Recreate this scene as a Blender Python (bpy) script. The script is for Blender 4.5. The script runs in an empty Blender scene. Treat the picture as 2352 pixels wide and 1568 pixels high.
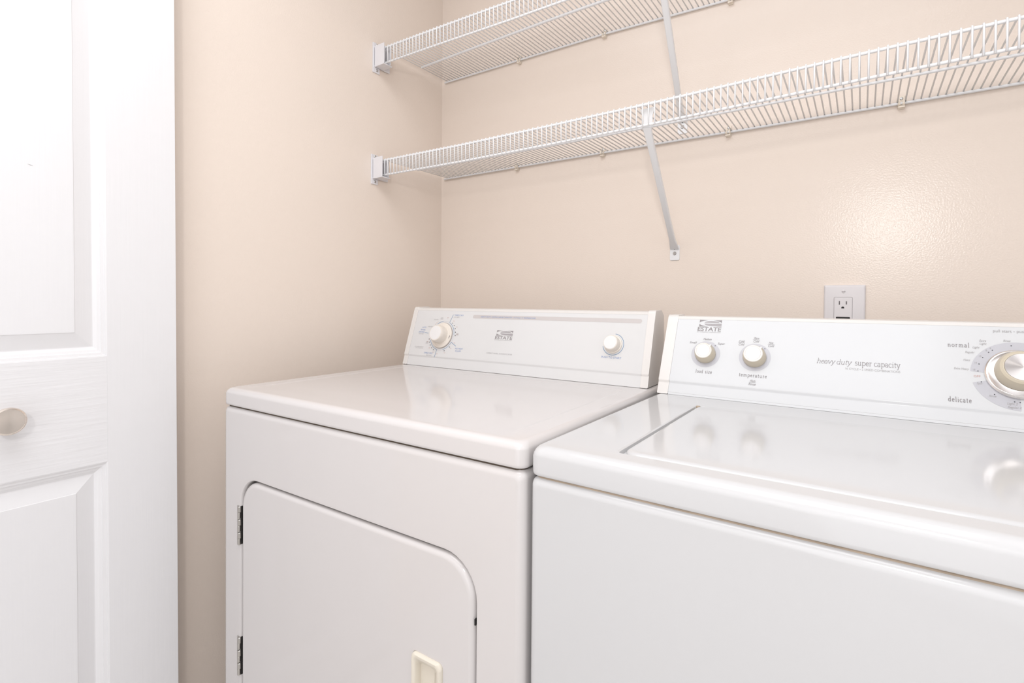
import bpy, bmesh, math, random
from mathutils import Vector, Matrix
random.seed(7)
S = bpy.context.scene
COL = S.collection
PI = math.pi

# ---------------------------------------------------------------- camera
cam_d = bpy.data.cameras.new('camera')
cam = bpy.data.objects.new('camera', cam_d); COL.objects.link(cam)
fwd = Vector((-0.5652, 0.8249, -0.0132)); right = Vector((0.8249, 0.5653, 0.0082)); up = Vector((-0.0142, 0.0062, 0.9999))
right.normalize(); fwd = (fwd - right*fwd.dot(right)).normalized(); up = right.cross(fwd)
M = Matrix((right, up, -fwd)).transposed().to_4x4()
M.translation = Vector((1.2504, -1.3724, 1.0936))
cam.matrix_world = M
cam_d.sensor_fit = 'HORIZONTAL'; cam_d.sensor_width = 36.0
cam_d.lens = 36.0*1171.6/2352
cam_d.shift_x = 0.0002
cam_d.shift_y = -73.0/2352
cam_d.clip_start = 0.01
S.camera = cam

# ---------------------------------------------------------------- light and exposure
S.view_settings.view_transform = 'Standard'; S.view_settings.look = 'None'
S.view_settings.gamma = 1.0; S.view_settings.use_curve_mapping = False
S.view_settings.exposure = -0.02
w = bpy.data.worlds.new('world'); S.world = w; w.use_nodes = True
w.node_tree.nodes['Background'].inputs[0].default_value = (0.9, 0.95, 1.0, 1)
w.node_tree.nodes['Background'].inputs[1].default_value = 0.3

def area(name, loc, target, sx, sy, power, col=(1, 1, 1)):
    d = bpy.data.lights.new(name, 'AREA'); d.shape = 'RECTANGLE'; d.size = sx; d.size_y = sy
    d.energy = power; d.color = col
    o = bpy.data.objects.new(name, d); COL.objects.link(o); o.location = loc
    o.rotation_euler = (Vector(target)-Vector(loc)).to_track_quat('-Z', 'Y').to_euler()
    return o
area('ceiling_light', (0.88, -1.50, 2.42), (0.88, -1.50, 0), 1.3, 1.2, 18.5, (0.97, 1.0, 1.04))
area('front_fill', (1.10, -2.72, 0.95), (0.35, 0, 0.8), 1.4, 1.8, 7.5, (0.96, 1.0, 1.05))  # unseen fill added behind the camera to lift the low front areas
fl_d = bpy.data.lights.new('camera_flash', 'AREA'); fl_d.shape = 'DISK'; fl_d.size = 0.11; fl_d.energy = 4.3
fl_d.color = (1.0, 0.98, 0.96)
fl = bpy.data.objects.new('camera_flash', fl_d); COL.objects.link(fl)
fl.location = (1.360, -1.78, 1.490)
fl.rotation_euler = (Vector((0.8, 0, 1.15))-Vector(fl.location)).to_track_quat('-Z', 'Y').to_euler()

# ---------------------------------------------------------------- materials
def srgb(r, g, b):
    f = lambda c: (c/255/12.92) if c/255 <= 0.04045 else ((c/255+0.055)/1.055)**2.4
    return (f(r), f(g), f(b), 1)

def mat(name, col, rough=0.4, metal=0.0, spec=0.5, vary=0.015, scale=30, bump=0.0, bscale=200, coat=0.0, stretch=None, bdist=0.001, detail=2.0):
    m = bpy.data.materials.new(name); m.use_nodes = True
    nt = m.node_tree; N = nt.nodes; L = nt.links
    b = N['Principled BSDF']
    b.inputs['Roughness'].default_value = rough; b.inputs['Metallic'].default_value = metal
    b.inputs['Specular IOR Level'].default_value = spec
    b.inputs['Coat Weight'].default_value = coat; b.inputs['Coat Roughness'].default_value = 0.05
    tc = N.new('ShaderNodeTexCoord')
    no = N.new('ShaderNodeTexNoise'); no.inputs['Scale'].default_value = scale
    L.new(tc.outputs['Object'], no.inputs['Vector'])
    mr = N.new('ShaderNodeMapRange'); mr.inputs['To Min'].default_value = 1-vary; mr.inputs['To Max'].default_value = 1+vary
    L.new(no.outputs['Fac'], mr.inputs['Value'])
    mx = N.new('ShaderNodeVectorMath'); mx.operation = 'SCALE'
    mx.inputs[0].default_value = col[:3]
    L.new(mr.outputs['Result'], mx.inputs['Scale'])
    L.new(mx.outputs[0], b.inputs['Base Color'])
    if bump > 0:
        nb = N.new('ShaderNodeTexNoise'); nb.inputs['Scale'].default_value = bscale; nb.inputs['Detail'].default_value = detail
        if stretch:
            mp = N.new('ShaderNodeMapping'); mp.inputs['Scale'].default_value = stretch
            L.new(tc.outputs['Object'], mp.inputs['Vector']); L.new(mp.outputs[0], nb.inputs['Vector'])
        else:
            L.new(tc.outputs['Object'], nb.inputs['Vector'])
        bp = N.new('ShaderNodeBump'); bp.inputs['Strength'].default_value = bump; bp.inputs['Distance'].default_value = bdist
        L.new(nb.outputs['Fac'], bp.inputs['Height']); L.new(bp.outputs[0], b.inputs['Normal'])
    return m

M_WALL = mat('wall_paint', (0.895, 0.78, 0.688), rough=0.21, spec=0.30, vary=0.012, scale=3, bump=0.24, bscale=290, bdist=0.0014, detail=1.5)
M_WHITEWALL = mat('white_wall_paint', (0.87, 0.87, 0.87), rough=0.6, vary=0.01, bump=0.15, bscale=120)
M_CEIL = mat('ceiling_paint', (0.86, 0.86, 0.87), rough=0.8, vary=0.01, bump=0.05, bscale=90)
M_FLOOR = mat('vinyl_floor', (0.80, 0.78, 0.76), rough=0.5, vary=0.06, scale=8)
M_DOOR_V = mat('door_paint_upright_grain', (0.865, 0.85, 0.857), rough=0.38, vary=0.008, bump=0.16, bscale=1.0, stretch=(200, 200, 6), bdist=0.0012, detail=3)
M_DOOR_H = mat('door_paint_level_grain', (0.865, 0.85, 0.857), rough=0.38, vary=0.008, bump=0.5, bscale=1.0, stretch=(150, 8, 120), bdist=0.0018, detail=3)
M_ENAMEL = mat('white_enamel', (0.645, 0.64, 0.645), rough=0.10, spec=0.5, vary=0.006, scale=6)
M_ENAMEL_D = mat('dryer_enamel', (0.70, 0.665, 0.655), rough=0.10, spec=0.5, vary=0.006, scale=6)
M_PANEL = mat('console_panel_white', (0.72, 0.725, 0.735), rough=0.16, spec=0.22, vary=0.004)
M_PANELD = mat('dryer_panel_white', (0.745, 0.735, 0.73), rough=0.16, spec=0.3, vary=0.004)
M_CAP = mat('console_trim_plastic', (0.80, 0.765, 0.735), rough=0.3, vary=0.01)
M_SEAM = mat('dark_seam', (0.10, 0.075, 0.055), rough=0.8, vary=0.2)
M_RUST = mat('rusty_seam', (0.50, 0.40, 0.31), rough=0.8, vary=0.4, scale=25)
M_KNOBW = mat('cream_knob_plastic', (0.84, 0.77, 0.69), rough=0.3, vary=0.01)
M_KNOBF = mat('knob_face_white', (0.85, 0.83, 0.82), rough=0.35, vary=0.01)
M_BEIGE = mat('beige_knob_plastic', (0.66, 0.585, 0.46), rough=0.35, vary=0.015)
M_RINGW = mat('pale_knob_rim', (0.85, 0.80, 0.74), rough=0.3, vary=0.01)
M_GREYD = mat('grey_dial_print', (0.56, 0.555, 0.59), rough=0.3, vary=0.01)
M_STRIPE = mat('pinkish_grey_print', (0.62, 0.575, 0.56), rough=0.3, vary=0.01)
M_INK = mat('grey_ink', (0.30, 0.275, 0.28), rough=0.5, vary=0.05)
M_INKL = mat('pale_grey_ink', (0.42, 0.40, 0.40), rough=0.5, vary=0.05)
M_BLUE = mat('blue_ink', (0.10, 0.23, 0.42), rough=0.5, vary=0.05)
M_BLUEL = mat('soft_blue_ink', (0.24, 0.33, 0.56), rough=0.5, vary=0.05)
M_DOT = mat('dark_ink', (0.05, 0.05, 0.06), rough=0.5, vary=0.05)
M_PINK = mat('salmon_ink', (0.66, 0.42, 0.38), rough=0.5, vary=0.05)
M_HANDLE = mat('cream_handle_plastic', (0.80, 0.735, 0.63), rough=0.3, vary=0.01)
M_WIRE = mat('white_vinyl_coating', (0.885, 0.88, 0.885), rough=0.28, vary=0.01)
M_PLAST = mat('white_bracket_plastic', (0.83, 0.81, 0.83), rough=0.4, vary=0.01)
M_CLIP = mat('cream_clip_plastic', (0.90, 0.80, 0.68), rough=0.35, vary=0.02)
M_STEEL = mat('screw_steel', (0.55, 0.54, 0.53), rough=0.25, metal=1.0, vary=0.05)
M_HINGE = mat('hinge_steel', (0.50, 0.48, 0.45), rough=0.28, metal=1.0, vary=0.08)
M_NICKEL = mat('satin_nickel', (0.80, 0.72, 0.65), rough=0.16, metal=1.0, vary=0.02)
M_CHROME = mat('polished_chrome', (0.86, 0.83, 0.81), rough=0.16, metal=1.0, vary=0.02)
M_OUTLET = mat('outlet_plastic', (0.80, 0.76, 0.765), rough=0.35, vary=0.01)
M_BLACK = mat('black_opening', (0.012, 0.01, 0.01), rough=0.6, vary=0.05)
M_SLOT = mat('slot_shadow', (0.16, 0.14, 0.14), rough=0.6, vary=0.05)

def spun_metal(name, col):
    m = bpy.data.materials.new(name); m.use_nodes = True
    N = m.node_tree.nodes; L = m.node_tree.links; b = N['Principled BSDF']
    b.inputs['Metallic'].default_value = 1.0; b.inputs['Roughness'].default_value = 0.24
    b.inputs['Base Color'].default_value = col
    b.inputs['Anisotropic'].default_value = 0.85
    tg = N.new('ShaderNodeTangent'); tg.direction_type = 'RADIAL'; tg.axis = 'Z'
    L.new(tg.outputs[0], b.inputs['Tangent'])
    tc = N.new('ShaderNodeTexCoord'); wv = N.new('ShaderNodeTexWave'); wv.wave_type = 'RINGS'; wv.rings_direction = 'Z'
    wv.inputs['Scale'].default_value = 500
    L.new(tc.outputs['Object'], wv.inputs['Vector'])
    mr = N.new('ShaderNodeMapRange'); mr.inputs['To Min'].default_value = 0.20; mr.inputs['To Max'].default_value = 0.28
    L.new(wv.outputs['Fac'], mr.inputs['Value']); L.new(mr.outputs['Result'], b.inputs['Roughness'])
    return m
M_SPUN = spun_metal('spun_aluminium', (0.66, 0.625, 0.61, 1))
M_SPUND = spun_metal('spun_inlay', (0.36, 0.335, 0.325, 1))

# ---------------------------------------------------------------- helpers
def finish(name, bm, m, parent=None, smooth=35, loc=None, mats=None, weighted=True):
    bmesh.ops.recalc_face_normals(bm, faces=bm.faces)
    me = bpy.data.meshes.new(name); bm.to_mesh(me); bm.free()
    for x in (mats or [m]): me.materials.append(x)
    if smooth:
        for p in me.polygons: p.use_smooth = True
        me.set_sharp_from_angle(angle=math.radians(smooth))
    o = bpy.data.objects.new(name, me); COL.objects.link(o)
    if parent: o.parent = parent
    if loc: o.location = loc
    if smooth and weighted:
        md = o.modifiers.new('weighted_normal', 'WEIGHTED_NORMAL'); md.mode = 'FACE_AREA'; md.keep_sharp = True; md.weight = 60
    return o

def empty(name, loc, label, cat, group=None, rz=0.0):
    o = bpy.data.objects.new(name, None); COL.objects.link(o); o.location = loc
    o.rotation_euler = (0, 0, rz); o.empty_display_size = 0.05
    tag(o, label, cat, group)
    return o
def tag(o, label=None, cat=None, group=None, kind=None):
    if label: o['label'] = label
    if cat: o['category'] = cat
    if group: o['group'] = group
    if kind: o['kind'] = kind
    return o

def box(bm, x0, x1, y0, y1, z0, z1):
    v = [bm.verts.new(p) for p in ((x0,y0,z0),(x1,y0,z0),(x1,y1,z0),(x0,y1,z0),(x0,y0,z1),(x1,y0,z1),(x1,y1,z1),(x0,y1,z1))]
    for f in ((0,3,2,1),(4,5,6,7),(0,1,5,4),(1,2,6,5),(2,3,7,6),(3,0,4,7)): bm.faces.new([v[i] for i in f])
    return v

def bbox(bm, x0, x1, y0, y1, z0, z1, r, seg=2):
    vs = box(bm, x0, x1, y0, y1, z0, z1)
    es = list({e for v in vs for e in v.link_edges})
    bmesh.ops.bevel(bm, geom=es, offset=r, segments=seg, profile=0.5, affect='EDGES')

def rrect(x0, x1, y0, y1, r, k=6):
    r = max(min(r, (x1-x0)/2-1e-5, (y1-y0)/2-1e-5), 1e-4)
    out = []
    for cx, cy, a0 in ((x1-r, y1-r, 0), (x0+r, y1-r, 90), (x0+r, y0+r, 180), (x1-r, y0+r, 270)):
        for i in range(k+1):
            a = math.radians(a0+90*i/k); out.append((cx+r*math.cos(a), cy+r*math.sin(a)))
    return out

def loft(bm, rings, cap0=True, cap1=True):
    R = [[bm.verts.new(p) for p in ring] for ring in rings]
    n = len(R[0])
    for a, b in zip(R, R[1:]):
        for i in range(n):
            j = (i+1) % n
            bm.faces.new((a[i], a[j], b[j], b[i]))
    if cap0: bm.faces.new(R[0])
    if cap1: bm.faces.new(list(reversed(R[-1])))
    return R

def rr_loft(bm, spec, axis, k=6, cap0=True, cap1=True):
    """spec: list of (a0,a1,b0,b1,r,d); axis 'y': (a,d,b) ; 'z': (a,b,d) ; 'x': (d,a,b)"""
    rings = []
    for a0, a1, b0, b1, r, d in spec:
        P = rrect(a0, a1, b0, b1, r, k)
        if axis == 'y': rings.append([(p[0], d, p[1]) for p in P])
        elif axis == 'z': rings.append([(p[0], p[1], d) for p in P])
        else: rings.append([(d, p[0], p[1]) for p in P])
    return loft(bm, rings, cap0, cap1)

def round_steps(R, n=4):
    """(inset, drop) pairs from the side (0,R) to the face (R,0)"""
    return [(R*(1-math.cos(math.pi/2*i/n)), R*(1-math.sin(math.pi/2*i/n))) for i in range(n+1)]

def tube(bm, pts, r, n=8, caps=True):
    pts = [Vector(p) for p in pts]; rings = []
    t0 = (pts[1]-pts[0]).normalized()
    ref = Vector((1, 0, 0)) if abs(t0.x) < 0.9 else Vector((0, 0, 1))
    for i, p in enumerate(pts):
        if i == 0: t = pts[1]-pts[0]
        elif i == len(pts)-1: t = pts[-1]-pts[-2]
        else: t = (pts[i+1]-p).normalized()+(p-pts[i-1]).normalized()
        t.normalize(); a = (ref-t*ref.dot(t)).normalized(); b = t.cross(a)
        rings.append([p+(a*math.cos(2*PI*k/n)+b*math.sin(2*PI*k/n))*r for k in range(n)])
    loft(bm, rings, caps, caps)

def lathe(bm, prof, fr, n=48):
    """prof: (r,h) list; fr(r*cos, r*sin, h) -> 3D"""
    rings = []
    for r, h in prof:
        rings.append([fr(max(r, 1e-5)*math.cos(2*PI*i/n), max(r, 1e-5)*math.sin(2*PI*i/n), h) for i in range(n)])
    loft(bm, rings, True, True)

# ---------------------------------------------------------------- the room shell
RX1, RY0, RZ1 = 1.84, -2.75, 2.44
def slab(name, *a):
    bm = bmesh.new(); box(bm, *a)
    m = {'f': M_FLOOR, 'c': M_CEIL}.get(name[0], M_WHITEWALL if name in ('wall_right', 'wall_front') else M_WALL)
    return tag(finish(name, bm, m, smooth=0), kind='structure')
slab('floor', -0.1, RX1+0.1, RY0-0.1, 0.1, -0.08, 0.0)
slab('ceiling', -0.1, RX1+0.1, RY0-0.1, 0.1, RZ1, RZ1+0.08)
slab('wall_back', -0.1, RX1+0.1, 0.0, 0.1, 0.0, RZ1)
slab('wall_left', -0.1, 0.0, RY0, 0.0, 0.0, RZ1)
slab('wall_right', RX1, RX1+0.1, RY0, 0.0, 0.0, RZ1)
slab('wall_front', -0.1, RX1+0.1, RY0-0.1, RY0, 0.0, RZ1)

# ---------------------------------------------------------------- panelled door leaf, stands at right angles to the machines
DX, DY1, DY0 = 0.060, -0.8802, -1.4100
DT = 0.035
door = bpy.data.objects.new('door_1', None); COL.objects.link(door); door.location = (DX, DY1, 0); door['kind'] = 'structure'; door.rotation_euler = (0.0053, 0, 0)
door['label'] = 'white panelled closet door leaf with raised panels and round nickel knob'
def dpart(name, bm, m, parent=door, smooth=30): return finish(name, bm, m, parent, smooth)
ST = 0.1200                                     # stile width
pz = {'low': (0.16, 0.7835), 'up': (0.9858, 1.90)}
Wd = DY1-DY0
for y0, y1 in ((-ST, 0.0), (-Wd, -Wd+ST)):
    bm = bmesh.new(); bbox(bm, -DT, 0, y0, y1, 0.015, 2.02, 0.0003, 1); dpart('stile', bm, M_DOOR_V)
for z0, z1 in ((0.015, pz['low'][0]), (pz['low'][1], pz['up'][0]), (pz['up'][1], 2.02)):
    bm = bmesh.new(); box(bm, -DT, 0, -Wd+ST, -ST, z0, z1); dpart('rail', bm, M_DOOR_H)
for key in ('up', 'low'):
    z0, z1 = pz[key]; bm = bmesh.new()
    K = 1.07
    prof = [(0.0, -DT), (0.0, -0.0003), (0.0022, -0.0009), (0.0026, -0.0024), (0.0075, -0.0032), (0.0080, -0.0050),
            (0.0125, -0.0062), (0.0165, -0.0084), (0.0180, -0.0090), (0.0205, -0.0090), (0.0440, -0.0022), (0.0448, -0.0012), (0.0475, -0.0010)]
    rr_loft(bm, [(-Wd+ST+i*K, -ST-i*K, z0+i*K, z1-i*K, 0.0002, x) for i, x in prof], 'x', k=1)
    dpart('raised_panel', bm, M_DOOR_V, smooth=12)
bm = bmesh.new()
ky, kz = -1.1480-DY1+0.0047, 0.8922
lathe(bm, [(0.0135, 0.0), (0.0135, 0.003), (0.010, 0.006), (0.0085, 0.010), (0.0085, 0.017), (0.013, 0.021), (0.019, 0.0255),
           (0.0212, 0.029), (0.0212, 0.032), (0.0200, 0.0342), (0.0188, 0.0348), (0.0180, 0.0345), (0.010, 0.0352), (0.0, 0.0354)],
      lambda a, b, h: (h, ky+a*1.08, kz+b*1.08))
tag(dpart('knob', bm, M_NICKEL, smooth=30), 'round satin nickel knob')
for (y, z, dy, dz, t, off) in ((-1.1134, 1.3270, 0.0080, -0.0023, 0.0006, -0.0008), (-1.0107, 1.3265, 0.0030, -0.0004, 0.0008, -0.0030)):
    bm = bmesh.new(); y = y-DY1+0.0053*z
    vs = [bm.verts.new((off, y-dy/2, z-dz/2)), bm.verts.new((off, y, z-t)), bm.verts.new((off, y+dy/2, z+dz/2)), bm.verts.new((off, y, z+t))]
    bm.faces.new(vs); dpart('scratch', bm, M_INKL, smooth=0)

# ---------------------------------------------------------------- shelf wires
def interp(pts, x):
    if x <= pts[0][0]:
        (x0, y0), (x1, y1) = pts[0], pts[1]
    elif x >= pts[-1][0]:
        (x0, y0), (x1, y1) = pts[-2], pts[-1]
        return y1
    else:
        for (x0, y0), (x1, y1) in zip(pts, pts[1:]):
            if x0 <= x <= x1: break
    return y0+(y1-y0)*(x-x0)/(x1-x0)

RR, WR = 0.0030, 0.0016
def wire_mesh(depth, lip):
    bm = bmesh.new(); o = RR+WR-0.0004
    f = -depth
    pts = [(0, f-o, -lip-0.0035), (0, f-o, -0.002), (0, f-o*0.72, o*0.72), (0, f+0.001, o), (0, f+0.012, o), (0, 0.0045, o)]
    tube(bm, pts, WR, 6)
    bmesh.ops.recalc_face_normals(bm, faces=bm.faces)
    me = bpy.data.meshes.new('wire'); bm.to_mesh(me); bm.free(); me.materials.append(M_WIRE)
    for p in me.polygons: p.use_smooth = True
    return me

def shelf(label, depth, lip, zf, zb, mid_y, x_first, n, pitch, mid_r=RR):
    root = empty('wire_shelf', (0, 0, zb[0][1]), label, 'shelf', 'white wire shelves on the back wall')
    z00 = zb[0][1]; yb = -0.006
    xs = [0.018+0.02*i for i in range(0, 90)]
    xs = [x for x in xs if x < RX1-0.012]
    def rod(name, y, zfun, x0=0.0, rr=RR):
        bm = bmesh.new(); tube(bm, [(x, y, zfun(x)-z00) for x in xs if x >= x0], rr, 10); return finish(name, bm, M_WIRE, root, 60)
    F = lambda x: interp(zf, x); B = lambda x: interp(zb, x)
    rod('back_rod', yb, B)
    rod('front_rod', -depth, F)
    rod('lip_rod', -depth, lambda x: F(x)-lip)
    bm = bmesh.new(); P = []
    for x in xs:
        if x < 0.03: continue
        y = interp(mid_y, x); t = (y-yb)/(-depth-yb)
        P.append((x, y, B(x)+(F(x)-B(x))*t-0.0006-z00-(mid_r-RR)))
    tube(bm, P, mid_r, 10); finish('middle_rod', bm, M_WIRE, root, 60)
    me = wire_mesh(depth+yb, lip)
    for i in range(n):
        x = x_first+pitch*i
        if x > RX1-0.01: break
        o = bpy.data.objects.new('wire', me); COL.objects.link(o); o.parent = root
        o.location = (x+random.uniform(-0.0004, 0.0004), yb, B(x)-z00)
        o.rotation_euler = (-math.atan2(F(x)-B(x), depth+yb), 0, 0)
    return root
ZF1 = [(0.0, 1.5270), (0.1, 1.5252), (0.35, 1.5215), (0.62, 1.5212), (0.87, 1.5222), (1.05, 1.5247), (1.26, 1.5281), (1.44, 1.5294), (1.9, 1.530)]
ZB1 = [(0.0, 1.5318), (0.43, 1.5305), (0.85, 1.5276), (1.09, 1.5255), (1.33, 1.5247), (1.5, 1.5242), (1.9, 1.5235)]
ZF2 = [(0.0, 1.8705), (0.25, 1.8655), (0.5, 1.8590), (0.9, 1.8540), (1.9, 1.846)]
ZB2 = [(0.0, 1.8735), (0.335, 1.8711), (0.63, 1.8692), (0.98, 1.8565), (1.3, 1.850), (1.9, 1.846)]
shelf('white wire shelf running along the back wall, lower of the two, nearer the machines', 0.3018, 0.0440, ZF1, ZB1, [(0.0, -0.158), (1.9, -0.155)], 0.0453-0.0133, 140, 0.01329)
shelf('white wire shelf cut off by the top edge, upper of the two', 0.3000, 0.0460, ZF2, ZB2, [(0.0, -0.141), (0.52, -0.166), (0.75, -0.172), (1.9, -0.172)], 0.0414-0.0133, 140, 0.01329, 0.0038)

# end brackets on the left wall
def end_bracket(z, y, label):
    """z: top of the cup, y: outer face of the cup"""
    root = empty('shelf_end_bracket', (0, y, z-0.03), label, 'bracket', 'white plastic end brackets on the left wall')
    bm = bmesh.new(); bbox(bm, 0, 0.0035, -0.005, 0.0225, -0.050, 0.042, 0.0015, 2); finish('wall_plate', bm, M_PLAST, root)
    bm = bmesh.new()
    bbox(bm, 0.002, 0.046, 0.0, 0.003, -0.031, 0.030, 0.0010, 2)
    bbox(bm, 0.002, 0.049, 0.024, 0.0265, -0.031, 0.026, 0.0010, 2)
    bbox(bm, 0.002, 0.046, 0.0, 0.034, -0.034, -0.0305, 0.0010, 2)
    bbox(bm, 0.0035, 0.0065, 0.0, 0.060, -0.034, 0.026, 0.0010, 2)
    finish('shelf_cup', bm, M_PLAST, root)
    for dz in (0.036, -0.0415):
        bm = bmesh.new()
        lathe(bm, [(0.0042, 0.003), (0.0042, 0.0042), (0.0034, 0.0052), (0.0016, 0.0052), (0.0010, 0.0042), (0, 0.0042)],
              lambda a, b, h, dz=dz: (h, 0.010+a, dz+b), 20)
        finish('screw', bm, M_STEEL, root)
end_bracket(1.5365, -0.3170, 'white plastic end bracket on left wall holding the lower wire shelf')
end_bracket(1.8800, -0.3120, 'white plastic end bracket on left wall holding the upper wire shelf')

# diagonal support brackets
def support(xw, zw, xf, yf, zlip, ztop, label):
    root = empty('shelf_support', (xw, 0, zw), label, 'bracket', 'white diagonal steel shelf supports')
    bm = bmesh.new()
    rr_loft(bm, [(-0.0128, 0.0128, -0.0185, 0.022, 0.004, -0.0001), (-0.0128, 0.0128, -0.0185, 0.022, 0.004, -0.0018), (-0.0120, 0.0120, -0.0177, 0.021, 0.0035, -0.0024)], 'y')
    finish('wall_plate', bm, M_WIRE, root)
    # arm: tapered channel section swept from the plate up to the lip rod
    a = Vector((0, -0.0045, 0.012)); b = Vector((xf-xw, yf, zlip-zw))
    d = (b-a).normalized(); sx = (Vector((1, 0, 0))-d*d.x).normalized(); n = sx.cross(d)
    bm = bmesh.new(); rings = []
    for t, hw, hd in ((0.0, 0.0118, 0.0016), (0.035, 0.0105, 0.0020), (0.09, 0.0080, 0.0045), (0.2, 0.0072, 0.0060), (0.85, 0.0075, 0.0062), (0.95, 0.0085, 0.0050), (1.0, 0.0095, 0.0030)):
        c = a.lerp(b, t)
        rings.append([c+sx*p[0]+n*p[1] for p in rrect(-hw, hw, -hd, hd, min(hw, hd)*0.55, 3)])
    loft(bm, rings); finish('arm', bm, M_WIRE, root)
    # hook over the front rod
    bm = bmesh.new()
    h = ztop-zlip
    for (x0, x1, X0, X1, z0, z1, y) in ((-0.0095, 0.0105, -0.0095, 0.0105, -0.002, h*0.55, 0), (-0.0095, 0.0105, -0.0185, 0.0150, h*0.55, h-0.004, 0)):
        P = [(x0, z0), (x1, z0), (X1, z1), (X0, z1)]
        fr = [(b.x+p[0], b.y+0.0045, b.z+p[1]) for p in P]; bk = [(p[0], p[1]+0.0016, p[2]) for p in fr]
        loft(bm, [fr, bk])
    bbox(bm, b.x-0.0185, b.x+0.015, b.y-0.004, b.y+0.0065, b.z+h+0.0035, b.z+h+0.0052, 0.0004, 1)
    finish('hook', bm, M_WIRE, root)
    bm = bmesh.new()
    lathe(bm, [(0.0046, 0.0022), (0.0046, 0.0034), (0.0036, 0.0046), (0.0018, 0.0046), (0.0012, 0.0036), (0, 0.0036)], lambda p, q, hh: (p, -hh, q), 20)
    finish('screw', bm, M_STEEL, root)
    bm = bmesh.new()
    lathe(bm, [(0.0019, 0.0020), (0.0019, 0.0053), (0.0, 0.0053)], lambda p, q, hh: (p, -hh, 0.0130+q*1.5), 16)
    finish('nail_hole', bm, M_BLACK, root)
support(0.8372, 1.2294, 0.8625, -0.2950, 1.4765, 1.5222, 'white diagonal steel support between the lower wire shelf and the bare wall')
support(0.8535, 1.5624, 0.8860, -0.2930, 1.8080, 1.8540, 'white diagonal steel support holding the upper wire shelf, its foot behind the lower shelf')

# wall clips on the back rods
def clip(x, z, label):
    root = empty('shelf_clip', (x, 0, z), label, 'clip', 'small cream clips holding the shelves to the back wall')
    bm = bmesh.new()
    bbox(bm, -0.0062, 0.0062, -0.0042, 0, -0.0115, 0.0165, 0.0014, 2)
    bbox(bm, -0.0062, 0.0062, -0.0125, 0, -0.0105, -0.0065, 0.0012, 2)
    for k in range(5):
        a0, a1 = math.radians(-150+40*k), math.radians(-150+40*(k+1))
        P = []
        for r in (0.0034, 0.0056):
            for a in (a0, a1): P.append((-0.006+r*math.sin(a), r*math.cos(a)))
        for (x0, x1) in ((-0.0060, -0.0018), (0.0018, 0.0060)):
            A = [(x0, P[i][0], P[i][1]) for i in (0, 1, 3, 2)]; B = [(x1, p[1], p[2]) for p in A]
            loft(bm, [A, B])
    finish('clip_body', bm, M_CLIP, root, 40)
    bm = bmesh.new()
    lathe(bm, [(0.0032, 0.0040), (0.0030, 0.0052), (0.0018, 0.0058), (0, 0.0058)], lambda p, q, hh: (p, -hh, 0.0105+q), 14)
    finish('nail', bm, M_STEEL, root)
lows = ['nearest the left corner', 'second from the left corner', 'just right of the diagonal support', 'far right, clear of the supports']
for x, wd in zip((0.3301, 0.6274, 0.9687, 1.3145), lows):
    clip(x, interp(ZB1, x), 'small cream clip under the lower wire shelf, '+wd)
ups = ['nearest the left corner', 'second from the left corner', 'cut off by the top edge']
for x, wd in zip((0.3351, 0.6290, 0.9700), ups):
    clip(x, interp(ZB2, x), 'small cream clip under the upper wire shelf, '+wd)

# ---------------------------------------------------------------- lettering
_H = None
def font_shape(s, bold=0.0):
    cu = bpy.data.curves.new('t', 'FONT'); cu.body = s; cu.size = 1.0; cu.resolution_u = 3; cu.offset = bold
    ob = bpy.data.objects.new('t', cu)
    me = bpy.data.meshes.new_from_object(ob)
    V = [(v.co.x, v.co.y) for v in me.vertices]; Fc = [list(p.vertices) for p in me.polygons]
    bpy.data.meshes.remove(me); bpy.data.objects.remove(ob); bpy.data.curves.remove(cu)
    return V, Fc
def capheight():
    global _H
    if _H is None:
        V, _ = font_shape('H'); _H = max(y for x, y in V)-min(y for x, y in V)
    return _H

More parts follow.
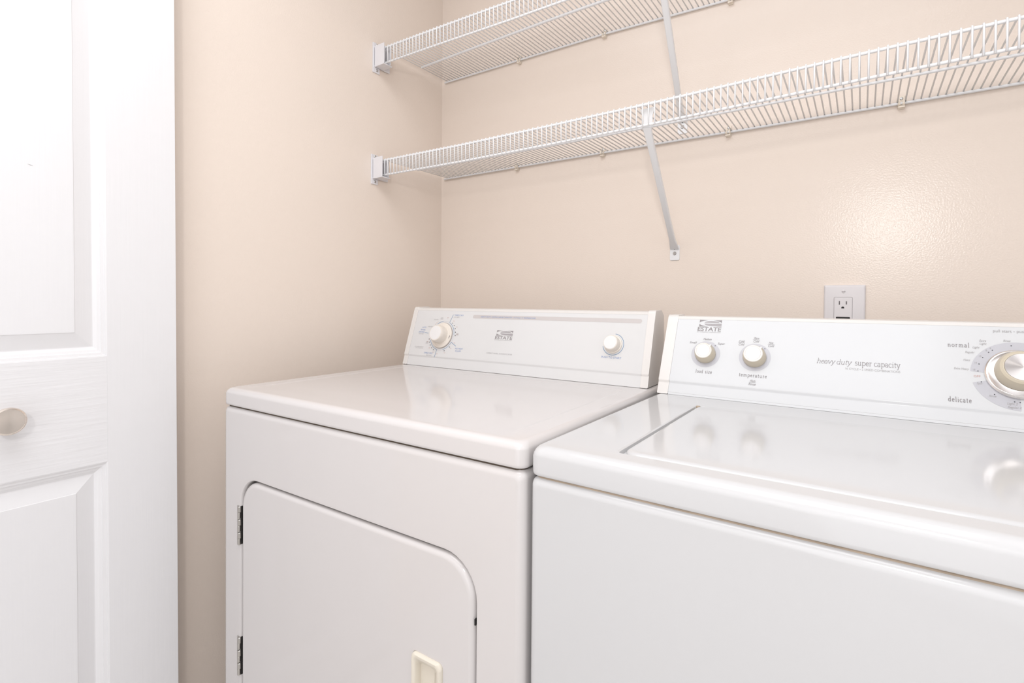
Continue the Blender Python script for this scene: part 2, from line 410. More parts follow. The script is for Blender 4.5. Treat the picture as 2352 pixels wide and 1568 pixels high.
class Flat:
    """collects flat print in (u,v) on a panel plane, builds ONE mesh lying just proud of it"""
    def __init__(s, fr, w=0.00025): s.bm = bmesh.new(); s.fr = fr; s.w = w; s.mats = []; s.cur = 0
    def use(s, m):
        if m not in s.mats: s.mats.append(m)
        s.cur = s.mats.index(m)
    def poly(s, pts, dw=0.0):
        vs = [s.bm.verts.new(s.fr(u, v, s.w+dw)) for u, v in pts]
        f = s.bm.faces.new(vs); f.material_index = s.cur
    def mesh(s, V, Fc):
        vs = [s.bm.verts.new(s.fr(u, v, s.w)) for u, v in V]
        for f in Fc:
            try:
                q = s.bm.faces.new([vs[i] for i in f]); q.material_index = s.cur
            except ValueError: pass
    def text(s, t, u, v, h, width=None, align='c', shear=0.0, rot=0.0, bold=0.0):
        V, Fc = font_shape(t, bold)
        if not V: return
        x0 = min(p[0] for p in V); x1 = max(p[0] for p in V)
        k = h/capheight(); kx = width/(x1-x0) if width else k
        off = {'c': (x0+x1)/2, 'l': x0, 'r': x1}[align]
        ca, sa = math.cos(rot), math.sin(rot); out = []
        for x, y in V:
            a = (x-off)*kx+shear*y*k; b = y*k
            out.append((u+a*ca-b*sa, v+a*sa+b*ca))
        s.mesh(out, Fc)
    def line(s, pts, wd):
        for (a, b) in zip(pts, pts[1:]):
            dx, dy = b[0]-a[0], b[1]-a[1]; L = math.hypot(dx, dy) or 1
            nx, ny = -dy/L*wd/2, dx/L*wd/2
            s.poly([(a[0]+nx, a[1]+ny), (a[0]-nx, a[1]-ny), (b[0]-nx, b[1]-ny), (b[0]+nx, b[1]+ny)])
    def arc(s, c, r0, r1, a0, a1, n=40, dw=0.0):
        for i in range(n):
            p = math.radians(a0+(a1-a0)*i/n); q = math.radians(a0+(a1-a0)*(i+1)/n)
            s.poly([(c[0]+r0*math.cos(p), c[1]+r0*math.sin(p)), (c[0]+r1*math.cos(p), c[1]+r1*math.sin(p)),
                    (c[0]+r1*math.cos(q), c[1]+r1*math.sin(q)), (c[0]+r0*math.cos(q), c[1]+r0*math.sin(q))], dw)
    def disc(s, c, r, n=14, dw=0.0):
        s.poly([(c[0]+r*math.cos(2*PI*i/n), c[1]+r*math.sin(2*PI*i/n)) for i in range(n)], dw)
    def build(s, name, parent):
        return finish(name, s.bm, None, parent, 0, mats=s.mats)

# small old-style serif face drawn with strokes (x-height 1)
def A_(cx, cy, rx, ry, a0, a1, n=10):
    return [(cx+rx*math.cos(math.radians(a0+(a1-a0)*i/n)), cy+ry*math.sin(math.radians(a0+(a1-a0)*i/n))) for i in range(n+1)]
SF = lambda x, y, l=.14, r=.14: [(x-l, y), (x+r, y)]
GL = {
 'a': (.86, [A_(.36, .68, .28, .30, 165, 0)+[(.64, .12)]+A_(.74, .12, .10, .10, 180, 290, 4), A_(.34, .27, .29, .25, 60, 330)+[(.64, .2)]]),
 'c': (.82, [A_(.44, .5, .38, .49, 48, 318)]),
 'd': (1.0, [A_(.42, .49, .36, .48, 40, 320), [(.72, 1.58), (.72, .03)], SF(.72, 1.58, .16, 0), SF(.72, .02, 0, .18)]),
 'e': (.86, [[(.1, .56), (.76, .56)]+A_(.43, .5, .35, .49, 8, 322)]),
 'h': (1.06, [[(.22, 1.58), (.22, .02)], A_(.52, .62, .30, .36, 170, 0)+[(.82, .02)], SF(.22, 1.58, .16, 0), SF(.22, .02), SF(.82, .02)]),
 'i': (.5, [[(.25, .98), (.25, .02)], SF(.25, .98, .15, 0), SF(.25, .02), [(.25, 1.38), (.25, 1.5)]]),
 'l': (.5, [[(.25, 1.58), (.25, .02)], SF(.25, 1.58, .16, 0), SF(.25, .02)]),
 'm': (1.6, [[(.22, .98), (.22, .02)], A_(.50, .62, .28, .36, 170, 0)+[(.78, .02)], A_(1.06, .62, .28, .36, 170, 0)+[(1.34, .02)], SF(.22, .98, .15, 0), SF(.22, .02), SF(.78, .02), SF(1.34, .02)]),
 'n': (1.06, [[(.22, .98), (.22, .02)], A_(.52, .62, .30, .36, 170, 0)+[(.82, .02)], SF(.22, .98, .15, 0), SF(.22, .02), SF(.82, .02)]),
 'o': (.94, [A_(.46, .5, .38, .49, 0, 360, 20)]),
 'p': (1.0, [[(.22, .98), (.22, -.52)], A_(.54, .49, .36, .48, 140, -140), SF(.22, .98, .16, 0), SF(.22, -.52)]),
 'r': (.72, [[(.22, .98), (.22, .02)], A_(.48, .64, .26, .33, 170, 45), SF(.22, .98, .15, 0), SF(.22, .02)]),
 's': (.72, [A_(.36, .74, .25, .24, 35, 250, 8)+A_(.34, .26, .28, .25, 75, -150, 9)]),
 't': (.62, [[(.26, 1.34), (.26, .22)]+A_(.40, .2, .14, .19, 180, 320, 6), [(.06, .98), (.52, .98)]]),
 'u': (1.04, [[(.2, .98), (.2, .36)]+A_(.46, .34, .26, .33, 180, 340), [(.76, .98), (.76, .02)], SF(.2, .98, .15, 0), SF(.76, .98, .15, 0), SF(.76, .02, 0, .16)]),
 'v': (.86, [[(.08, .98), (.42, .02), (.76, .98)], SF(.08, .98), SF(.76, .98)]),
 'y': (.88, [[(.1, .98), (.44, .04)], [(.78, .98), (.36, -.35)]+A_(.22, -.38, .14, .14, 10, -140, 5), SF(.1, .98), SF(.78, .98)]),
 'z': (.8, [[(.1, .96), (.68, .96), (.1, .04), (.7, .04)]]),
 '-': (.6, [[(.12, .45), (.46, .45)]]), ' ': (.5, []),
}
def serif(F, t, u0, u1, v, xh, wd=0.13, shear=0.0, track=0.0):
    adv = sum(GL[c][0]+track for c in t)-track; k = (u1-u0)/adv; x = 0
    for c in t:
        a, st = GL[c]
        for poly in st:
            F.line([(u0+(x+p[0])*k+shear*p[1]*xh, v+p[1]*xh) for p in poly], wd*xh)
        x += a+track

def emblem(F, u0, u1, v0, v1):
    """rectangle with a white e shape, name beneath"""
    W, H = u1-u0, v1-v0
    rb = v0+H*0.47; rh = v1-rb            # picture part
    X = lambda x: u0+W*(0.05+0.95*x); Y = lambda y: rb+rh*y
    E = lambda cx, cy, rx, ry, a0, a1, n=24: [(X(cx+rx*math.cos(math.radians(a0+(a1-a0)*i/n))), Y(cy+ry*math.sin(math.radians(a0+(a1-a0)*i/n)))) for i in range(n+1)]
    F.use(M_INK)
    # corner pieces around the big ellipse
    F.poly([(X(0), Y(1))]+list(reversed(E(.5, .5, .5, .47, 105, 172, 10))))
    F.poly([(X(1), Y(1))]+list(E(.5, .5, .5, .47, 10, 75, 10)))
    F.poly([(X(0), Y(0))]+list(E(.5, .5, .5, .47, 190, 262, 10)))
    F.use(M_EMB)
    F.poly(E(.56, .60, .33, .27, 0, 180, 16))
    F.poly([(X(.23), Y(.46))]+[(X(.60), Y(.44)), (X(1), Y(.50)), (X(1), Y(.07))]+list(reversed(E(.60, .46, .37, .36, 180, 275, 10))))
    F.use(M_INK)
    F.text('ESTATE', (u0+u1)/2, v0+H*0.13, H*0.30, W*1.0, shear=0.05, bold=0.018)
    F.use(M_INKL)
    F.text('BY WHIRLPOOL CORPORATION', (u0+u1)/2, v0, H*0.075, W*1.0)
M_EMB = mat('emblem_grey', (0.40, 0.375, 0.385), rough=0.4, vary=0.1, scale=400)

# ---------------------------------------------------------------- machine builders (local frame: x to the right, y to the back, origin at the left front foot)
def frame_fn(yb, yt, z0, z1):
    e = Vector((0, yt-yb, z1-z0)).normalized(); n = Vector((0, -e.z, e.y)); A = Vector((0, yb, z0))
    def fr(u, v, w=0.0):
        p = A+e*v+n*w; return (u, p.y, p.z)
    return fr

def cabinet(root, W, zt, depth, m, hole=None):
    bm = bmesh.new(); R = 0.012
    spec = [(0, W, 0.02, zt, R, depth)]
    for ins, dr in round_steps(R, 4): spec.append((ins, W-ins, 0.02+ins, zt-ins, max(R-ins*0.6, 0.004), dr))
    if hole:
        x0, x1, z0, z1, r = hole
        for ex, y in ((0.0055, 0.0), (0.0022, 0.0006), (0.0006, 0.0026), (0.0, 0.006), (0.0, 0.045)):
            spec.append((x0-ex, x1+ex, z0-ex, z1+ex, r+ex, y))
    rr_loft(bm, spec, 'y', k=8)
    return finish('cabinet', bm, m, root, 40)

def seam(root, W, z0, z1, depth, m, ins=0.006):
    bm = bmesh.new(); rr_loft(bm, [(ins, W-ins, ins, depth-0.01, 0.01, z) for z in (z0-0.004, z1+0.004)], 'z'); finish('seam', bm, m, root)

def console(root, fr, u0, u1, vt, back, mp, mc, cap_w, groove, cap_rise):
    c = finish_profile('console', fr, u0+cap_w, u1-cap_w, vt, back, mp, root, groove, 0.0, 0.0)
    bm = bmesh.new(); b = fr(0, 0, 0)
    box(bm, u0+0.002, u1-0.002, b[1]+0.0048, b[1]+back, b[2]-0.0012, b[2]+0.0045); finish('base_gap_shade', bm, M_SEAM, c, 0)  # added dark strip, draws the shaded gap under the console
    # pale trim along the top edge
    bm = bmesh.new()
    P = [fr(0, vt-0.0085, 0.0004), fr(0, vt-0.0030, 0.0010), fr(0, vt-0.0006, -0.0012), fr(0, vt+0.0012, -0.006)]
    P += [(0, P[-1][1]+0.03, P[-1][2]+0.0006), (0, P[-1][1]+0.03, P[-1][2]-0.008)] + [fr(0, vt-0.0085, -0.004)]
    loft(bm, [[(u0+cap_w-0.0002, p[1], p[2]) for p in P], [(u1-cap_w+0.0002, p[1], p[2]) for p in P]]); finish('top_trim', bm, mc, c, 40)
    for a, b in ((u0, u0+cap_w), (u1-cap_w, u1)):
        finish_profile('end_cap', fr, a, b, vt, back, mc, c, groove, 0.0013, cap_rise)
    return c

def finish_profile(name, fr, u0, u1, vt, back, m, parent, groove, w, rise):
    P = [fr(0, 0.0015, w-0.0025), fr(0, groove-0.0030, w-0.0025), fr(0, groove-0.0012, w-0.0019), fr(0, groove+0.0012, w-0.0004), fr(0, groove+0.0025, w), fr(0, groove+0.004, w),
         fr(0, vt-0.008+rise, w), fr(0, vt-0.006+rise, w), fr(0, vt-0.0025+rise, w-0.0012), fr(0, vt-0.0003+rise, w-0.0035), fr(0, vt+0.001+rise, w-0.0075)]
    y, z = P[-1][1], P[-1][2]
    b = fr(0, 0, 0)
    P += [(0, y+back*0.42, z+0.001), (0, y+back*0.62, z-0.012), (0, b[1]+back+0.03, b[2]+0.0015)]
    bm = bmesh.new(); r = 0.0008
    n = len(P); cy = sum(p[1] for p in P)/n; cz = sum(p[2] for p in P)/n
    shr = lambda p, k: (p[1]+(cy-p[1])*k, p[2]+(cz-p[2])*k)
    rings = []
    for u, k in ((u0, 0.02), (u0+r, 0.0), (u1-r, 0.0), (u1, 0.02)):
        rings.append([(u,)+shr(p, k) for p in P])
    loft(bm, rings)
    return finish(name, bm, m, parent, 30)

def knob_fr(fr, c): return lambda a, b, h: fr(c[0]+a, c[1]+b, h)

# ================================================================ DRYER
DW = 0.737
dryer = empty('dryer', (0.1601, -0.8381, 0), 'white clothes dryer in the corner, hinged front door, cream timer knob on its console', 'dryer', rz=math.radians(0.8551))
dh = (0.0706-0.0035, 0.6583+0.0030, 0.145, 0.7405, 0.057)
cabinet(dryer, DW, 0.8774, 0.66, M_ENAMEL_D, dh)
seam(dryer, DW, 0.8774, 0.8794, 0.66, M_SEAM)
bm = bmesh.new(); spec = []
TZ = 0.914; R = 0.011
spec += [(0.004, DW-0.004, 0.004, 0.66, 0.010, 0.8794), (0.0010, DW-0.0010, 0.0010, 0.66, 0.0135, 0.8797), (-0.0002, DW+0.0002, -0.0002, 0.66, 0.015, 0.8812), (-0.0006, DW+0.0006, -0.0006, 0.66, 0.015, 0.884), (-0.0006, DW+0.0006, -0.0006, 0.66, 0.015, TZ-R)]
for ins, dr in round_steps(R, 5)[1:]: spec.append((ins, DW-ins, ins, 0.66-ins, 0.015, TZ-dr))
rx0, rx1, ry0, ry1 = 0.046, 0.690, 0.055, 0.470
spec += [(rx0-0.006, rx1+0.006, ry0-0.040, ry1+0.006, 0.03, TZ), (rx0, rx1, ry0, ry1, 0.026, TZ-0.0011), (rx0+0.006, rx1-0.006, ry0+0.040, ry1-0.006, 0.02, TZ-0.0016)]
rr_loft(bm, spec, 'z', k=6); finish('top', bm, M_ENAMEL_D, dryer, 40)
# door with its recessed pull
bm = bmesh.new()
d0, d1, dz0, dz1, dr_ = 0.0706, 0.6583, 0.149, 0.7372, 0.054
spec = [(d0, d1, dz0, dz1, dr_, 0.036), (d0, d1, dz0, dz1, dr_, 0.008)]
for ins, dr in round_steps(0.009, 5)[1:]: spec.append((d0+ins, d1-ins, dz0+ins, dz1-ins, dr_-ins*0.5, dr-0.001))
hx0, hx1, hz0, hz1 = 0.5450, 0.6045, 0.425, 0.5765
spec += [(hx0, hx1, hz0, hz1, 0.008, -0.001), (hx0+0.003, hx1-0.003, hz0+0.003, hz1-0.003, 0.006, 0.004), (hx0+0.003, hx1-0.003, hz0+0.003, hz1-0.003, 0.006, 0.033)]
rr_loft(bm, spec, 'y', k=8); ddoor = finish('door', bm, M_ENAMEL_D, dryer, 40)
bm = bmesh.new()
P = lambda i, y, r: (hx0+i, hx1-i, hz0+i, hz1-i, r, y)
rr_loft(bm, [P(0.0015, 0.006, 0.008), P(0.0, -0.0012, 0.009), P(0.0006, -0.0042, 0.0085), P(0.0028, -0.0062, 0.0075), P(0.0065, -0.0062, 0.006), P(0.0090, -0.0040, 0.005),
             (hx0+0.0105, hx1-0.020, hz0+0.012, hz1-0.019, 0.005, 0.004), (hx0+0.0112, hx1-0.027, hz0+0.014, hz1-0.022, 0.004, 0.030)], 'y', k=6)
tag(finish('pull_handle', bm, M_HANDLE, ddoor, 40), 'cream recessed pull handle')
# latch mark at the door edge
bm = bmesh.new(); bbox(bm, 0.6585, 0.6608, 0.001, 0.006, 0.651, 0.660, 0.0006, 1); finish('latch_strike', bm, M_BLACK, dryer)
for za, zb_ in ((0.6022, 0.6808), (0.3375, 0.4157)):
    bm = bmesh.new(); bbox(bm, 0.0560, 0.0590, -0.0012, 0.004, za, zb_, 0.0005, 1)
    hg = finish('hinge', bm, M_HINGE, dryer)
    n = 6; L = (zb_-za)/n
    for i in range(n):
        bm = bmesh.new()
        rr = 0.0040 if i % 2 == 1 else 0.0034
        lathe(bm, [(rr*0.8, 0.0004), (rr, 0.0012), (rr, L-0.0012), (rr*0.8, L-0.0004)], lambda a, b, h, i=i: (0.0635+a+(0.0006 if i % 2 else -0.0006), -0.0008+b, za+i*L+h), 14)
        finish('knuckle', bm, M_HINGE, hg, 40)
    bm = bmesh.new(); box(bm, 0.0668, 0.0680, 0.0004, 0.004, za+0.002, zb_); finish('hinge_leaf', bm, M_BLACK, hg, 0)

FD = frame_fn(-0.3454+0.85, -0.2926+0.85, 0.914, 1.0781)
dc = console(dryer, FD, 0.0018, 0.7272, 0.1724, 0.085, M_PANELD, M_CAP, 0.0165, 0.0285, 0.0025)
# print on the console
DC = (0.1303, 0.0912)
F = Flat(FD); F.use(M_STRIPE)
pts = rrect(0.2255, 0.6985, 0.1438, 0.1536, 0.0045, 5); F.poly(pts); F.build('capacity_stripe', dc)
F = Flat(FD, 0.0005); F.use(M_BLUEL); F.text('HEAVY DUTY \u2022 EXTRA LARGE CAPACITY \u2022 4 CYCLE \u2022 3 TEMPERATURE', 0.3385, 0.1468, 0.0036, 0.172); F.build('stripe_lettering', dc)
F = Flat(FD); emblem(F, 0.3115, 0.3650, 0.0865, 0.1135); F.build('brand_emblem', dc)
F = Flat(FD); F.use(M_INKL); F.text('COMPACT MODEL  AUTOMATIC DRYER', 0.3335, 0.0500, 0.0032, 0.080); F.build('model_lettering', dc)
F = Flat(FD); F.use(M_BLUE)
ra, rb_ = 0.0412, 0.0422
for a0, a1 in ((64, 5), (-24, -73), (-101, -160), (98, 128)): F.arc(DC, ra, rb_, a0, a1, 24)
pol = lambda r, a: (DC[0]+r*math.cos(math.radians(a)), DC[1]+r*math.sin(math.radians(a)))
for a, b in ((pol(0.0418, 66), (0.1551, 0.1525)), (pol(0.0418, -25), (0.1871, 0.0634)), (pol(0.0425, -102), (0.1187, 0.0285)), (pol(0.0530, 175), (0.0638, 0.0973))):
    F.line([a, b], 0.0011)
F.use(M_GREYD)
for a0, a1 in ((96, 68), (4, -22), (-75, -99)): F.arc(DC, 0.0414, 0.0420, a0, a1, 14)
F.use(M_DOT)
for a in (52, 40, 27, 14, 2, -42, -66, -116, -128, -141, -153, -165): F.disc(pol(0.0468, a), 0.0014, 10)
F.use(M_PINK)
for a in (197, 137, 130, 124): F.disc(pol(0.0468, a), 0.0011, 10)
F.build('dial_markings', dc)
def note(fr, name, parent, *items):
    f = Flat(fr)
    for m, t, u, v, h, wd, al in items:
        f.use(m); f.text(t, u, v, h, wd, al)
    return f.build(name, parent)
note(FD, 'cycle_lettering', dc, (M_BLUEL, 'TIMED DRY', 0.1590, 0.1490, 0.0042, 0.0335, 'l'), (M_INKL, 'LOW HEAT', 0.1585, 0.1440, 0.0028, 0.0210, 'l'))
note(FD, 'cycle_lettering', dc, (M_BLUEL, 'AUTO', 0.0640, 0.1105, 0.0042, 0.0150, 'r'), (M_BLUEL, 'SENSE', 0.0625, 0.1035, 0.0042, 0.0180, 'r'),
     (M_BLUEL, 'DRYING', 0.0610, 0.0965, 0.0042, 0.0220, 'r'), (M_INKL, 'HIGH HEAT', 0.0600, 0.0915, 0.0028, 0.0190, 'r'))
note(FD, 'cycle_lettering', dc, (M_BLUEL, 'TIMED DRY', 0.1100, 0.0365, 0.0042, 0.0340, 'r'), (M_INKL, 'HIGH HEAT', 0.1080, 0.0310, 0.0028, 0.0210, 'r'))
note(FD, 'cycle_lettering', dc, (M_BLUEL, 'NO HEAT', 0.2000, 0.0550, 0.0042, 0.0275, 'c'), (M_BLUEL, 'FLUFF', 0.1985, 0.0480, 0.0042, 0.0190, 'c'))
note(FD, 'dryness_lettering', dc, (M_INKL, 'LESS DRY', 0.1040, 0.1352, 0.0028, 0.0170, 'r'))
note(FD, 'dryness_lettering', dc, (M_INKL, 'MORE DRY', 0.0880, 0.1140, 0.0028, 0.0170, 'r'))
for u, v, al in ((0.1160, 0.1412, 'c'), (0.0840, 0.0690, 'r'), (0.1790, 0.0975, 'l')):
    note(FD, 'cool_down_lettering', dc, (M_INKL, 'COOL', u, v, 0.0028, 0.0090, al), (M_INKL, 'DOWN', u, v-0.0037, 0.0028, 0.0090, al))
note(FD, 'guide_lettering', dc, (M_INKL, 'SEE OWNERS GUIDE FOR', 0.0700, 0.0540, 0.0020, 0.034, 'r'), (M_INKL, 'CYCLE INFORMATION', 0.0700, 0.0502, 0.0020, 0.030, 'r'))
for t, a_ in (('80', 82), ('70', 54), ('50', 30), ('20', 6), ('40', -21), ('20', -41), ('10', -66), ('60', -95), ('50', -112), ('40', -135), ('30', -158)):
    p = pol(0.0530, a_); note(FD, 'minute_number', dc, (M_PINK, t, p[0], p[1]-0.0014, 0.0026, 0.0050, 'c'))
F = Flat(FD); F.use(M_BLUE); F.arc((0.6385, 0.0925), 0.0241, 0.0251, 84, -168, 48); F.use(M_BLUEL)
F.text('PUSH TO START', 0.6378, 0.0600, 0.0046, 0.0475); F.build('start_markings', dc)
# timer knob
bm = bmesh.new()
lathe(bm, [(0.0352, 0.0006), (0.0362, 0.0020), (0.0358, 0.0042), (0.0340, 0.0052), (0.0262, 0.0060)], knob_fr(FD, DC), 64)
tk = tag(finish('timer_dial', bm, M_KNOBW, dryer, 30), 'round cream dial with a pointer')
bm = bmesh.new()
lathe(bm, [(0.0285, 0.0055), (0.0250, 0.0066), (0.0242, 0.010), (0.0236, 0.022), (0.0228, 0.0275), (0.0212, 0.0298), (0.0192, 0.0300)], knob_fr(FD, DC), 56)
finish('knob_grip', bm, M_KNOBW, tk, 30)
bm = bmesh.new(); lathe(bm, [(0.0196, 0.0296), (0.0194, 0.0304), (0.0, 0.0306)], knob_fr(FD, DC), 48); finish('knob_face', bm, M_KNOBF, tk, 30)
F = Flat(FD, 0.0064); F.use(M_INK); F.poly([(0.1618, 0.0925), (0.1640, 0.0885), (0.1600, 0.0815), (0.1612, 0.0875)]); F.build('pointer', tk)
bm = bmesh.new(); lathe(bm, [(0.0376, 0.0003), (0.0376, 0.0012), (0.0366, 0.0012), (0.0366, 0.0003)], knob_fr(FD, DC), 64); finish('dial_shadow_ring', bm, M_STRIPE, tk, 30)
# start knob
SC = (0.6388, 0.0926); bm = bmesh.new()
lathe(bm, [(0.0205, 0.0004), (0.0203, 0.0022), (0.0192, 0.0030), (0.0180, 0.0032), (0.0176, 0.008), (0.0170, 0.0165), (0.0160, 0.0192), (0.0146, 0.0200)], knob_fr(FD, SC), 48)
sk = tag(finish('start_button', bm, M_KNOBW, dryer, 30), 'round cream start button')
bm = bmesh.new(); lathe(bm, [(0.0150, 0.0196), (0.0148, 0.0204), (0.0, 0.0206)], knob_fr(FD, SC), 40); finish('button_face', bm, M_KNOBF, sk, 30)

# ================================================================ WASHER
WW = 0.686
washer = empty('washer', (0.9028, -0.8231, 0), 'white top-loading washing machine right of the dryer, three beige and metal dials on its console', 'washing machine', rz=math.radians(-0.2491))
cabinet(washer, WW, 0.8734, 0.66, M_ENAMEL)
seam(washer, WW, 0.8734, 0.8750, 0.66, M_RUST, 0.0055)
TZ = 0.9123; R = 0.013
bm = bmesh.new()
spec = [(0.004, WW-0.004, 0.004, 0.66, 0.010, 0.8750), (0.0010, WW-0.0010, 0.0010, 0.66, 0.0135, 0.8753), (-0.0002, WW+0.0002, -0.0002, 0.66, 0.015, 0.8768), (-0.0006, WW+0.0006, -0.0006, 0.66, 0.015, 0.880), (-0.0006, WW+0.0006, -0.0006, 0.66, 0.015, TZ-R)]
for ins, dr in round_steps(R, 5)[1:]: spec.append((ins, WW-ins, ins, 0.66-ins, 0.015, TZ-dr))
lx0, lx1, ly0, ly1 = 0.1085, 0.5775, 0.0400, 0.3900
spec += [(lx0-0.0075, lx1+0.0075, ly0-0.0040, ly1+0.003, 0.010, TZ), (lx0-0.0050, lx1+0.0050, ly0-0.0028, ly1+0.002, 0.009, TZ-0.0012), (lx0-0.0040, lx1+0.0040, ly0-0.0020, ly1+0.002, 0.009, TZ-0.0060)]
rr_loft(bm, spec, 'z', k=6); finish('top', bm, M_ENAMEL, washer, 40)
bm = bmesh.new()
spec = [(lx0+0.001, lx1-0.001, ly0, ly1, 0.02, TZ-0.0058), (lx0, lx1, ly0-0.0006, ly1, 0.02, TZ-0.0030)]
for ins, dr in round_steps(0.0045, 4)[1:]: spec.append((lx0+ins*1.4, lx1-ins*1.4, ly0+ins*1.4, ly1-ins*0.3, 0.019, TZ+0.0014-dr))
spec += [(lx0+0.03, lx1-0.03, ly0+0.03, ly1-0.03, 0.02, TZ+0.0018)]
rr_loft(bm, spec, 'z', k=6); finish('lid', bm, M_ENAMEL, washer, 40)
bm = bmesh.new(); bbox(bm, lx0-0.0038, lx0+0.0030, ly1-0.003, ly1+0.0018, TZ-0.006, TZ+0.0006, 0.0008, 1); finish('hinge_rust', bm, M_RUST, washer)

FW = frame_fn(-0.3752+0.85, -0.3017+0.85, 0.9123, 1.0693)
wc = console(washer, FW, 0.0034, WW-0.0034, 0.1745, 0.085, M_PANEL, M_CAP, 0.0215, 0.0270, 0.0025)
F = Flat(FW); emblem(F, 0.0672, 0.1130, 0.1370, 0.1650); F.build('brand_emblem', wc)
F = Flat(FW); F.use(M_INK)
serif(F, 'heavy duty', 0.2805, 0.3320, 0.0868, 0.0060, 0.12, shear=0.22, track=-0.05)
serif(F, 'super capacity', 0.3375, 0.4000, 0.0868, 0.0066, 0.125)
F.use(M_INKL); F.text('16 CYCLE \u2022 2 SPEED COMBINATIONS', 0.4000, 0.0782, 0.0036, 0.0760, 'r'); F.build('capacity_lettering', wc)
K1, K2 = (0.0892, 0.0906), (0.1793, 0.0902)
F = Flat(FW); F.use(M_GREYD)
F.disc(K1, 0.0276, 64); F.build('dial_disc', wc)
F = Flat(FW); F.use(M_GREYD); F.disc(K2, 0.0276, 64); F.build('dial_disc', wc)
F = Flat(FW, 0.0005); F.use(M_DOT); F.disc((0.1057, 0.1094), 0.0009, 10)
F.use(M_INK)
serif(F, 'load size', 0.0745, 0.1055, 0.0505, 0.0044, 0.17, track=0.25)
for s, u, v in (('Small', 0.0618, 0.1122), ('Medium', 0.0892, 0.1205), ('Super', 0.1165, 0.1122)): F.text(s, u, v, 0.0044, 0.0026*len(s), 'c', 0.25)
F.build('load_size_lettering', wc)
F = Flat(FW, 0.0005); F.use(M_DOT); F.disc((0.1956, 0.1084), 0.0009, 10); F.build('marker_dot', wc)
F = Flat(FW, 0.0005); F.use(M_INK)
serif(F, 'temperature', 0.1550, 0.2030, 0.0505, 0.0044, 0.17, track=0.25)
F.build('temperature_lettering', wc)
for a, b, u, v in (('Cold', 'Cold', 0.1532, 0.1195), ('Warm', 'Cold', 0.1790, 0.1270), ('Hot', 'Cold', 0.2052, 0.1190), ('Wash', 'Rinse', 0.1790, 0.0410)):
    F = Flat(FW, 0.0005); F.use(M_INK)
    F.text(a, u, v, 0.0044, 0.0024*len(a), 'c', 0.25); F.text(b, u, v-0.0064, 0.0044, 0.0024*len(b), 'c', 0.25)
    F.line([(u-0.0055, v-0.0010), (u+0.0060, v-0.0010)], 0.0004); F.build('temperature_lettering', wc)
def selector(K, scale, name, label):
    fr = knob_fr(FW, K); s = scale; bm = bmesh.new()
    lathe(bm, [(0.0195*s, 0.0008), (0.0196*s, 0.004), (0.0190*s, 0.010), (0.0172*s, 0.018), (0.0160*s, 0.0205)], fr, 48)
    o = tag(finish(name, bm, M_BEIGE, washer, 30), label)
    bm = bmesh.new(); lathe(bm, [(0.0160*s, 0.0203), (0.0157*s, 0.0220), (0.0146*s, 0.0225), (0.0128*s, 0.0223), (0.0126*s, 0.0216)], fr, 48)
    # pointer ridge at upper right
    ca, sa = math.cos(math.radians(43)), math.sin(math.radians(43))
    A = []
    for h in (0.0030, 0.0222):
        r1 = 0.0205*s if h < 0.01 else 0.0185*s
        A.append([fr(r*ca-t*sa, r*sa+t*ca, h) for r, t in ((0.0135*s, -0.0022), (r1, -0.0009), (r1, 0.0009), (0.0135*s, 0.0022))])
    loft(bm, A); finish('knob_rim', bm, M_RINGW, o, 30)
    bm = bmesh.new()
    e = Vector(FW(0, 1)) - Vector(FW(0, 0)); n = Vector((0, -e.z, e.y))
    lathe(bm, [(0.0128*s, 0.0), (0.0126*s, 0.0006), (0.0, 0.0006)], lambda a, b, h: (a, b, h), 48)
    f = finish('knob_inlay', bm, M_SPUND, o, 30)
    place_on(f, FW, K, 0.0216)
def place_on(o, fr, K, h):
    e = (Vector(fr(0, 1))-Vector(fr(0, 0))).normalized(); n = Vector((0, -e.z, e.y))
    m = Matrix((Vector((1, 0, 0)), e, n)).transposed().to_4x4(); m.translation = Vector(fr(K[0], K[1], h))
    o.matrix_local = m
selector(K1, 1.0, 'load_size_knob', 'beige knob with brushed metal centre, left one under the emblem')
selector(K2, 1.045, 'temperature_knob', 'beige knob with brushed metal centre, second from the left end')
# cycle dial
KC = (0.5408, 0.0880); AC = (0.5408, 0.0860)
F = Flat(FW); F.use(M_GREYD); F.arc(AC, 0.030, 0.0540, 176.5, -60, 90); F.arc(AC, 0.030, 0.0540, 196, 270, 40); F.build('cycle_scale', wc)
F = Flat(FW, 0.0005); F.use(M_DOT)
for q in ((.4959,.0902),(.4976,.1018),(.5023,.1127),(.5096,.1219),(.5141,.1257),(.5358,.1344),(.499,.0729),(.5129,.0544),(.5343,.0454),(.5402,.0451)): F.disc(q, 0.0008, 10)
F.use(M_INK)
serif(F, 'normal', 0.4612, 0.4876, 0.1288, 0.0048, 0.16, track=0.3)
serif(F, 'delicate', 0.4592, 0.4866, 0.0378, 0.0050, 0.16, track=0.25)
F.use(M_INKL)
F.text('pull start - push stop', 0.5165, 0.1565, 0.0044, 0.0500, 'l')
IT = dict(shear=0.25)
for s, u, v, al in (('Rinse', 0.5312, 0.1408, 'c'), ('Extra', 0.5075, 0.1395, 'r'), ('Light', 0.5075, 0.1345, 'r'), ('Light', 0.4990, 0.1278, 'r'), ('Regular', 0.4930, 0.1192, 'r'),
                   ('Heavy', 0.4873, 0.1060, 'r'), ('Extra Heavy', 0.4850, 0.0910, 'r'), ('Spin', 0.4965, 0.0688, 'c'), ('Rinse', 0.5105, 0.0500, 'c'), ('Light 2', 0.5315, 0.0405, 'c'), ('Regular 4', 0.5335, 0.0350, 'c')):
    F.text(s, u, v, 0.0034, 0.00158*len(s), al, **IT)
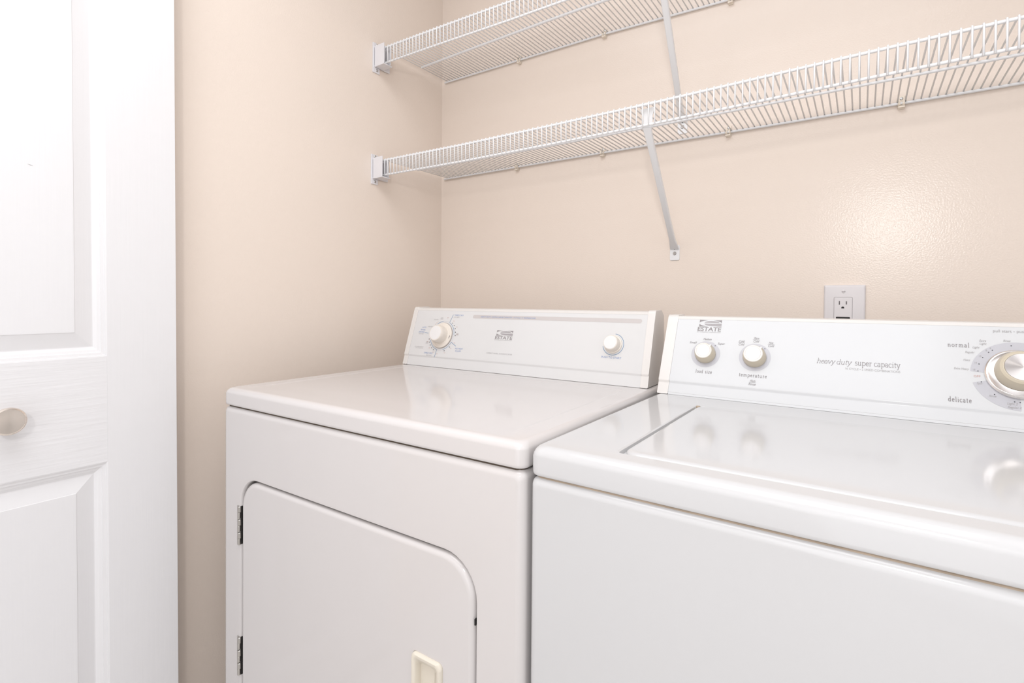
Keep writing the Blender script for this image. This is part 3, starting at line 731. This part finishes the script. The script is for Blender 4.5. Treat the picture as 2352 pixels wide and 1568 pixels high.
for s, u, v in (('6', .5118, .1275), ('8', .5070, .1235), ('10', .4995, .1135), ('14', .4940, .1022), ('18', .4915, .0906)): F.text(s, u, v, 0.0030, 0.0013*len(s))
F.use(M_PINK); F.text('OFF', 0.4945, 0.0800, 0.0032)
F.build('cycle_lettering', wc)
fr = knob_fr(FW, KC); bm = bmesh.new()
lathe(bm, [(0.0375, 0.0005), (0.0382, 0.0018), (0.0380, 0.0042), (0.0362, 0.0056), (0.0345, 0.0058)], fr, 72)
cd = tag(finish('cycle_dial', bm, M_CHROME, washer, 30), 'large cycle dial with metal skirt and beige knob, cut by the right edge')
bm = bmesh.new(); lathe(bm, [(0.0347, 0.0), (0.0345, 0.0014), (0.0262, 0.0052), (0.0, 0.0052)], lambda a, b, h: (a, b, h), 72)
place_on(finish('dial_skirt', bm, M_SPUN, cd, 30), FW, KC, 0.0052)
bm = bmesh.new(); lathe(bm, [(0.0245, 0.0090), (0.0288, 0.013), (0.0290, 0.018), (0.0282, 0.026), (0.0252, 0.033), (0.0222, 0.0352), (0.0210, 0.0352), (0.0207, 0.0346)], fr, 64)
finish('knob_grip', bm, M_BEIGE, cd, 30)
bm = bmesh.new(); lathe(bm, [(0.0208, 0.0), (0.0205, 0.0008), (0.0, 0.0008)], lambda a, b, h: (a, b, h), 56)
place_on(finish('knob_inlay', bm, M_SPUN, cd, 30), FW, KC, 0.0345)

# ================================================================ WALL OUTLET
ox, oz = 1.2187, 1.0790
outlet = empty('wall_outlet', (ox, 0, oz), 'white square-faced electrical outlet on the back wall behind the washer console', 'outlet')
bm = bmesh.new(); hw, hh = 0.0394, 0.0612
iw, ih = 0.0178, 0.0338
ic = -0.0022
spec = [(-hw, hw, -hh, hh, 0.0025, 0.0), (-hw, hw, -hh, hh, 0.0025, -0.0022)]
for ins, dr in round_steps(0.0040, 4)[1:]: spec.append((-hw+ins, hw-ins, -hh+ins, hh-ins, 0.0022, -0.0062+dr))
spec += [(ic-iw, ic+iw, -ih, ih, 0.003, -0.0064), (ic-iw, ic+iw, -ih, ih, 0.003, -0.0035)]
rr_loft(bm, spec, 'y', k=4); finish('cover_plate', bm, M_OUTLET, outlet, 40)
bm = bmesh.new(); g = 0.0006
rr_loft(bm, [(ic-iw+g, ic+iw-g, -ih+g, ih-g, 0.0026, -0.003), (ic-iw+g, ic+iw-g, -ih+g, ih-g, 0.0026, -0.0066), (ic-iw+g+.0006, ic+iw-g-.0006, -ih+g+.0006, ih-g-.0006, 0.0024, -0.0072)], 'y', k=4)
rec = finish('receptacle', bm, M_OUTLET, outlet, 40)
for dx, hgt in ((-0.0070, 0.0082), (0.0062, 0.0070)):
    bm = bmesh.new(); box(bm, ic+dx-0.0011, ic+dx+0.0011, -0.00745, -0.0068, 0.0209-hgt/2, 0.0209+hgt/2); finish('blade_slot', bm, M_SLOT, rec, 0)
bm = bmesh.new()
pts = [(ic-0.0005+0.0027*math.cos(math.radians(a)), 0.0100+0.0027*math.sin(math.radians(a))) for a in range(0, 181, 15)]
pts = [(pts[0][0], 0.0085)]+pts+[(pts[-1][0], 0.0085)]
loft(bm, [[(p[0], -0.0068, p[1]) for p in pts], [(p[0], -0.00745, p[1]) for p in pts]]); finish('ground_hole', bm, M_BLACK, rec, 0)
for z0, z1, m in ((-0.0150, -0.0105, M_BLACK), (-0.0215, -0.0165, M_PINK)):
    bm = bmesh.new(); bbox(bm, ic-0.0132, ic+0.0132, -0.0085, -0.0068, z0, z1, 0.0008, 1)
    tag(finish('test_button', bm, m, rec), 'black button' if m is M_BLACK else None)
bm = bmesh.new()
lathe(bm, [(0.0036, 0.0060), (0.0034, 0.0072), (0.0020, 0.0078), (0.0, 0.0079)], lambda a, b, h: (ic+0.0005+a, -h, 0.0468+b), 20); finish('screw', bm, M_OUTLET, outlet, 40)
bm = bmesh.new(); box(bm, ic+0.0005-0.0034, ic+0.0005+0.0034, -0.00800, -0.0070, 0.0464, 0.0472); finish('screw_slot', bm, M_SLOT, outlet, 0)
